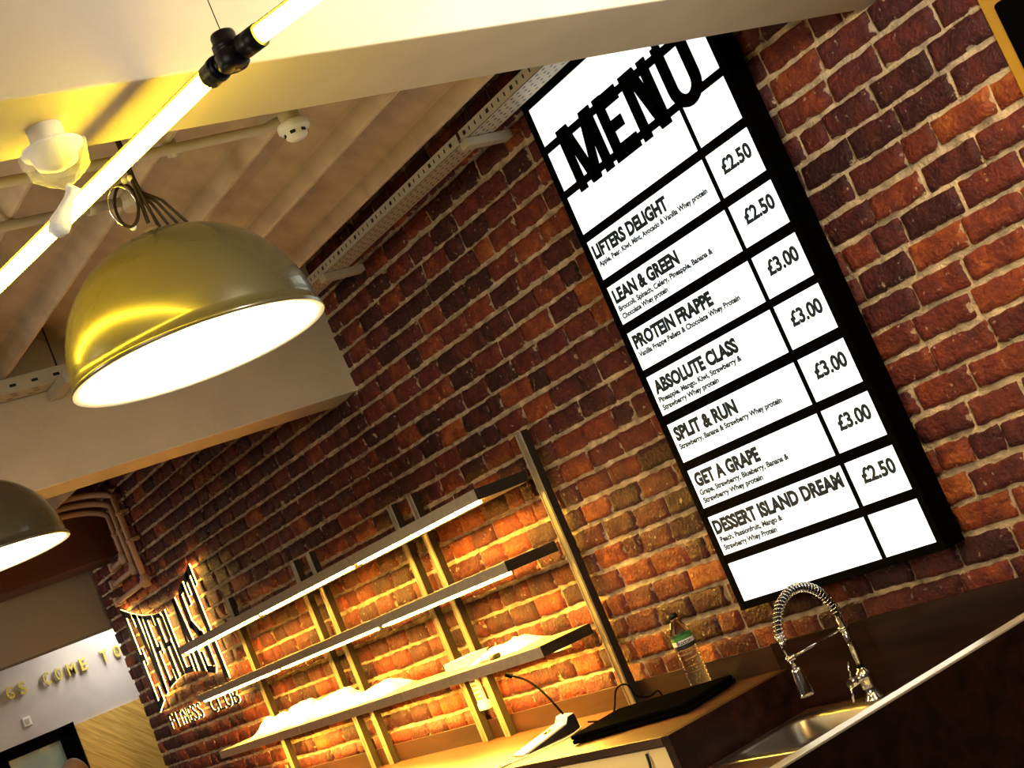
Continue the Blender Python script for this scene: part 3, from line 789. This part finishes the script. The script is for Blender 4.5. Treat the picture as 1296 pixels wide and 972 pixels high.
MB().cyl((TX - .01, TY - .012, .864), (TX - .01, TY - .05, .864), .013, 20).tube([(TX - .01, TY - .045, .866), (TX - .014, TY - .052, .84), (TX - .016, TY - .060, .815)], .0035, 8) \
    .tube([(TX - .01, TY - .04, .868), (TX - .012, TY - .030, .90), (TX - .012, TY - .022, .915)], .003, 8).build('lever', MT['chrome'], tp)

# ------------------------------------------------------------------ THINGS ON THE WORKTOP
bt = thing('water_bottle', (-3.51, -.066, .9205), 'clear plastic water bottle with green and white label on the brown worktop', 'bottle')
prof = [(.001, 0), (.028, .0005), (.032, .006)]
for i in range(9):
    z = .012 + i * .0135; prof += [(.0325, z), (.0335, z + .004), (.0325, z + .008), (.0305, z + .011)]
prof += [(.0325, .136), (.0325, .178), (.031, .186), (.024, .204), (.015, .220), (.0125, .226), (.0125, .232)]
MB().lathe(prof, (-3.51, -.066, .9205), 36).build('body', MT['water'], bt)
MB().lathe([(.0128, .228), (.0155, .228), (.0155, .242), (.013, .244), (.001, .244)], (-3.51, -.066, .9205), 24).build('cap', MT['black'], bt)
lb = MB().lathe([(.0331, .138), (.0333, .150), (.0333, .164), (.0331, .176)], (-3.51, -.066, .9205), 36, mis=[2, 1, 0])
lb.build('label', [MT['lgreen'], MT['lwhite'], MT['lblack']], bt)
lab = bt.children[-1]
q = MB()
vc = Vector((-3.51, -.066, .9205))
ang0 = math.atan2(-2.77 + .066, 3.51) + .05
def around(x, z, d):
    a = ang0 + x / .0336
    return (vc.x + .0337 * math.cos(a), vc.y + .0337 * math.sin(a), vc.z + z)
text_into(q, 'Buxton', -.024, .024, .151, .013, around, .03)
q.build('label_lettering', MT['lblack'], lab)

lp = thing('laptop', (-3.57, -.23, .92), 'closed black laptop lying on the brown worktop in front of the bottle', 'laptop')
Ml = Matrix.Translation(Vector((-3.56, -.235, .9205))) @ Matrix.Rotation(math.radians(12), 4, 'Z')
MB().box((-.235, -.12, .003), (.235, .125, .016), M=Ml).build('base', MT['matte'], lp, bevel=.004)
MB().box((-.235, -.12, .017), (.235, .118, .030), M=Ml).build('lid', MT['matte'], lp, bevel=.004)
MB().cyl(Ml @ Vector((-.2, .121, .018)), Ml @ Vector((.2, .121, .018)), .006, 12).build('hinge', MT['matte'], lp)
for sx in (-.2, .2):
    for sy in (-.1, .1): MB().cyl(Ml @ Vector((sx, sy, 0)), Ml @ Vector((sx, sy, .0035)), .008, 12).build('foot', MT['black'], lp)

mc = thing('desk_microphone', (-4.06, -.27, .92), 'white desk microphone with black gooseneck on the golden worktop', 'microphone')
Mm = Matrix.Translation(Vector((-4.075, -.27, .9205))) @ Matrix.Rotation(math.radians(-14), 4, 'Z')
m = MB()
pf = [(-.125, .0), (-.125, .008), (.045, .040), (.058, .058), (.080, .060), (.085, .040), (.085, 0)]
vs = [Mm @ Vector((x, y, z)) for x in (-.055, .055) for y, z in pf]; n = len(pf)
m.add(vs, [(i, (i + 1) % n, n + (i + 1) % n, n + i) for i in range(n)] + [list(range(n))[::-1], list(range(n, 2 * n))])
m.build('base', MT['white'], mc, bevel=.003)
vs = [Mm @ Vector((x, y, z)) for x in (.0552, .0575) for y, z in [(-.118, .002), (.045, .034), (.058, .054), (.080, .056), (.083, .04), (.083, .002)]]; n = 6
MB().add(vs, [(i, (i + 1) % n, n + (i + 1) % n, n + i) for i in range(n)] + [list(range(n))[::-1], list(range(n, 2 * n))]).build('side_cover', MT['black'], mc)
for k, yy in enumerate((-.02, -.005)):
    MB().box((-.004, yy, .030 + .0028 * k), (.014, yy + .009, .0345 + .0028 * k), M=Mm).build('button', MT['black'], mc, bevel=.001)
g0 = Mm @ Vector((-.012, .070, .060)); g1 = Vector((-4.315, -.175, 1.142))
gp = []
for k in range(13):
    t = k / 12.0
    p = g0.lerp(g1, t); p.z += .030 * math.sin(math.pi * t); p.x += .012 * math.sin(math.pi * t)
    gp.append(p)
MB().tube(gp, .0038, 10).build('gooseneck', MT['matte'], mc)
dd = (gp[-1] - gp[-2]).normalized()
MB().tube([gp[-1] - dd * .004, gp[-1] + dd * .004, gp[-1] + dd * .022, gp[-1] + dd * .034, gp[-1] + dd * .038], [.005, .0085, .0085, .007, .002], 14).build('microphone_head', MT['matte'], mc)

def cable(pts, r, m_, label, res=6):
    P = [Vector(p) for p in pts]; out = []
    for i in range(len(P) - 1):
        a = P[max(i - 1, 0)]; b = P[i]; c_ = P[i + 1]; d_ = P[min(i + 2, len(P) - 1)]
        for k in range(res):
            t = k / res
            out.append(.5 * ((2 * b) + (c_ - a) * t + (2 * a - 5 * b + 4 * c_ - d_) * t * t + (3 * b - a - 3 * c_ + d_) * t ** 3))
    out.append(P[-1])
    o = MB().tube(out, r, 8).build('cable', MT[m_]); tag(o, label, 'cable'); return o
Z0 = .9245
cable([(-3.975, -.185, .935), (-3.93, -.16, Z0), (-3.90, -.13, Z0 + .01), (-3.89, -.095, Z0 + .07), (-3.84, -.085, Z0 + .075), (-3.80, -.095, Z0 + .035), (-3.77, -.07, Z0 + .02), (-3.72, -.07, Z0 + .03), (-3.70, -.075, Z0)], .0028, 'matte',
      'black tangled cable looping beside the post between microphone and laptop')
cable([(-3.98, -.21, .93), (-3.955, -.28, Z0), (-3.97, -.36, Z0), (-4.00, -.42, Z0), (-4.05, -.47, Z0), (-4.10, -.49, Z0)], .0026, 'white', 'white cable running along the side of the desk microphone')
cable([(-3.99, -.36, Z0 - .001), (-4.03, -.41, Z0 - .001), (-4.04, -.45, Z0 - .001), (-4.035, -.508, .9235), (-4.035, -.515, .90), (-4.04, -.51, .86), (-4.05, -.495, .80)], .0022, 'black', 'thin black cable falling over the worktop edge below the microphone')
cable([(-3.30, -.4925, .882), (-3.298, -.497, .85), (-3.31, -.50, .82), (-3.33, -.498, .80), (-3.335, -.4925, .70)], .004, 'black', 'short dark cable hanging under the worktop on the cream cabinet')

rc = thing('remote_control', (-4.82, -.03, 1.04), 'white keypad remote in a holder under the lowest shelf between two posts', 'remote control')
MB().box((-4.826, -.048, 1.052), (-4.776, -.030, 1.172)).build('body', MT['paper'], rc, bevel=.004)
MB().box((-4.830, -.051, 1.034), (-4.772, -.022, 1.066)).build('holder', MT['white'], rc, bevel=.005)
for r_ in range(5):
    for c_ in range(4):
        xx = -4.821 + c_ * .0112; zz = 1.076 + r_ * .0165
        MB().box((xx, -.0505, zz), (xx + .0075, -.0475, zz + .009)).build('key', MT['keys'], rc)

def bag_heap(name, label, x0, x1, y0, y1, h, seed, mat_, cat):
    nx, ny = 40, 16; vs = []; zb = 1.2165
    for j in range(ny + 1):
        for i in range(nx + 1):
            u, v = i / nx, j / ny
            e = min(1, 4.5 * min(u, 1 - u)) ** .6 * min(1, 3.0 * min(v, 1 - v)) ** .6
            p = Vector((u * (x1 - x0) * 11, v * 2.2, seed))
            hh = h * e * (.62 + .38 * noise.noise(p * .6) + .40 * abs(noise.noise(p * 1.7)) + .10 * noise.noise(p * 6))
            ex = .012 * noise.noise(Vector((u * 8, v * 8, seed + 3)))
            vs.append((x0 + (x1 - x0) * u + ex, y0 + (y1 - y0) * v + ex * .5 * e, zb + max(hh, .0012)))
    fs = [(j * (nx + 1) + i, j * (nx + 1) + i + 1, (j + 1) * (nx + 1) + i + 1, (j + 1) * (nx + 1) + i) for j in range(ny) for i in range(nx)]
    o = MB().add(vs, fs, 0, True)
    b = len(o.v); o.v += [(v[0], v[1], zb) for v in vs]
    edge = [i for i in range(nx)] and None
    border = [i for i in range(nx + 1)] + [(j + 1) * (nx + 1) - 1 for j in range(1, ny + 1)] + [ny * (nx + 1) + i for i in range(nx - 1, -1, -1)] + [j * (nx + 1) for j in range(ny - 1, 0, -1)]
    for k in range(len(border)):
        a, c_ = border[k], border[(k + 1) % len(border)]
        o.f.append([a, c_, c_ + b, a + b]); o.m.append(0); o.sm.append(True)
    o.f.append([k + b for k in border][::-1]); o.m.append(0); o.sm.append(False)
    ob = o.build(name, MT[mat_]); tag(ob, label, cat); return ob
bag_heap('plastic_bag', 'long crumpled white bag at the left end of the lowest shelf', -6.58, -5.935, -.255, -.045, .085, 2.0, 'bagm', 'bag')
bag_heap('plastic_bag', 'crumpled white bag in the middle of the pile on the lowest shelf', -5.918, -5.56, -.245, -.045, .085, 5.3, 'bagm', 'bag')
bag_heap('plastic_bag', 'small crumpled white bag at the right end of the pile on the lowest shelf', -5.55, -5.19, -.235, -.050, .060, 9.1, 'bagm', 'bag')
cx = thing('carton', (-4.62, -.14, 1.2165), 'small white carton on the lowest shelf left of the crumpled papers', 'carton')
MB().box((-4.70, -.19, 1.2165), (-4.56, -.08, 1.248)).build('body', MT['paper'], cx, bevel=.003)
MB().box((-4.70, -.19, 1.2485), (-4.56, -.07, 1.2505)).build('flap', MT['paper'], cx)
bag_heap('paper_sheets', 'crumpled papers on the lowest shelf right of the small white carton', -4.54, -4.18, -.20, -.05, .045, 12.4, 'paper', 'papers')
mk = thing('marker_pen', (-4.33, -.215, 1.22), 'dark marker pen lying on the lowest shelf in front of the papers', 'pen')
MB().cyl((-4.38, -.225, 1.226), (-4.31, -.222, 1.226), .0085, 14).build('barrel', MT['lwhite'], mk)
MB().cyl((-4.309, -.222, 1.226), (-4.265, -.220, 1.226), .0092, 14).build('cap', MT['black'], mk)

# ------------------------------------------------------------------ PERSON seated in the lobby (only the crown shows)
PX, PY = -8.45, -.52
st = thing('bar_stool', (PX, PY, 0), 'dark stool under the seated person in the far lobby', 'stool')
MB().lathe([(.001, .56), (.17, .56), (.185, .575), (.185, .60), (.17, .612), (.001, .614)], (PX, PY, 0), 32).build('seat', MT['black'], st)
for k in range(4):
    a = math.pi / 4 + k * math.pi / 2
    MB().cyl((PX + .12 * math.cos(a), PY + .12 * math.sin(a), .56), (PX + .19 * math.cos(a), PY + .19 * math.sin(a), 0), .013, 12).build('leg', MT['steel'], st)
pe = thing('person', (PX, PY, 0), 'seated person at the lower left with short brown hair before the far window', 'person')
def skin_chain(name, pts, edges, radii, m_, root=0):
    me = bpy.data.meshes.new(name); me.from_pydata([tuple(Vector(p)) for p in pts], edges, [])
    me.materials.append(m_)
    o = bpy.data.objects.new(name, me); COL.objects.link(o); o.parent = pe
    sk_ = o.modifiers.new('skin', 'SKIN'); sk_.use_smooth_shade = True
    for i, r in enumerate(radii):
        v = me.skin_vertices[0].data[i]; v.radius = r if isinstance(r, tuple) else (r, r); v.use_root = (i == root)
    s2 = o.modifiers.new('subsurf', 'SUBSURF'); s2.levels = 2; s2.render_levels = 2
    ORG[o.name] = ORG[pe.name]
    return o
# local coordinates: facing -x (away), pelvis on the stool
pts = [(0, 0, .70), (.0, 0, .86), (-.01, 0, 1.02), (-.01, 0, 1.13), (-.01, 0, 1.20), (-.012, 0, 1.26)]
ed = [(0, 1), (1, 2), (2, 3), (3, 4), (4, 5)]; rd = [(.13, .16), (.11, .14), (.12, .16), (.10, .13), (.055, .06), (.052, .055)]
for s_ in (-1, 1):
    b = len(pts)
    pts += [(-.01, s_ * .17, 1.12), (-.03, s_ * .21, .98), (-.06, s_ * .23, .86), (-.20, s_ * .20, .78), (-.31, s_ * .15, .745), (-.36, s_ * .13, .735)]
    ed += [(3, b), (b, b + 1), (b + 1, b + 2), (b + 2, b + 3), (b + 3, b + 4), (b + 4, b + 5)]; rd += [.062, .050, .042, .038, .028, (.036, .020)]
    b = len(pts)
    pts += [(-.06, s_ * .095, .69), (-.25, s_ * .11, .69), (-.43, s_ * .12, .67), (-.45, s_ * .12, .42), (-.44, s_ * .12, .10), (-.50, s_ * .125, .045), (-.60, s_ * .13, .035)]
    ed += [(0, b), (b, b + 1), (b + 1, b + 2), (b + 2, b + 3), (b + 3, b + 4), (b + 4, b + 5), (b + 5, b + 6)]; rd += [.095, .085, .062, .058, .042, .042, .034]
    # fingers and thumb
    hb = Vector((-.36, s_ * .13, .735))
    for f_, (dy, ln) in enumerate(((-.024, .062), (-.008, .072), (.008, .068), (.023, .054))):
        b = len(pts); w0 = hb + Vector((-.03, dy, 0))
        pts += [tuple(w0), tuple(w0 + Vector((-ln * .55, dy * .2, -.004))), tuple(w0 + Vector((-ln, dy * .25, -.022)))]
        ed += [(b, b + 1), (b + 1, b + 2)]; rd += [.0085, .008, .007]
        ed.append((pts.index((-.36, s_ * .13, .735)), b))
    b = len(pts); w0 = hb + Vector((-.005, -s_ * .032, -.004))
    pts += [tuple(w0), tuple(w0 + Vector((-.028, -s_ * .016, -.010))), tuple(w0 + Vector((-.052, -s_ * .014, -.020)))]
    ed += [(pts.index((-.36, s_ * .13, .735)), b), (b, b + 1), (b + 1, b + 2)]; rd += [.010, .009, .008]
body = skin_chain('body', pts, ed, rd, MT['shirt'])
hd = MB()
hc = Vector((-.02, 0, 1.345)) + Vector((PX, PY, 0))
vs = []; seg, n = 28, 18
for i in range(n + 1):
    th = math.pi * i / n
    for k in range(seg):
        t = 2 * math.pi * k / seg
        x, y, z = math.sin(th) * math.cos(t), math.sin(th) * math.sin(t), math.cos(th)
        w_ = 1.0 if z > -.1 else 1 - .32 * (-.1 - z) / .9
        fx = -x
        v = Vector((x * .096 * (w_ if fx < 0 else 1), y * .076 * w_, z * .112))
        if fx > .75 and -.35 < z < .15: v.x -= .020 * max(0, 1 - abs(y) * 6) * (1 - abs(z + .12) * 3)
        if fx > .6 and .05 < z < .2 and .25 < abs(y) < .5: v.x += .008
        vs.append(hc + v)
hd.add(vs, [(i * seg + k, (i + 1) * seg + k, (i + 1) * seg + (k + 1) % seg, i * seg + (k + 1) % seg) for i in range(n) for k in range(seg)], 0, True)
for s_ in (-1, 1): hd.ball(hc + Vector((.005, s_ * .078, -.005)), (.016, .008, .028), 12)
hd.build('head', MT['skin'], pe)
hr = MB(); vs = []
for i in range(11):
    th = math.radians(100) * i / 10
    for k in range(seg):
        t = 2 * math.pi * k / seg
        x, y, z = math.sin(th) * math.cos(t), math.sin(th) * math.sin(t), math.cos(th)
        g = 1.05
        v = Vector((x * .096 * g, y * .076 * g, z * .112 * 1.05))
        if x < -.2: v.z = max(v.z, .045)
        vs.append(hc + v)
hr.add(vs, [(i * seg + k, (i + 1) * seg + k, (i + 1) * seg + (k + 1) % seg, i * seg + (k + 1) % seg) for i in range(10) for k in range(seg)], 0, True)
hr.build('hair', MT['hair'], pe)
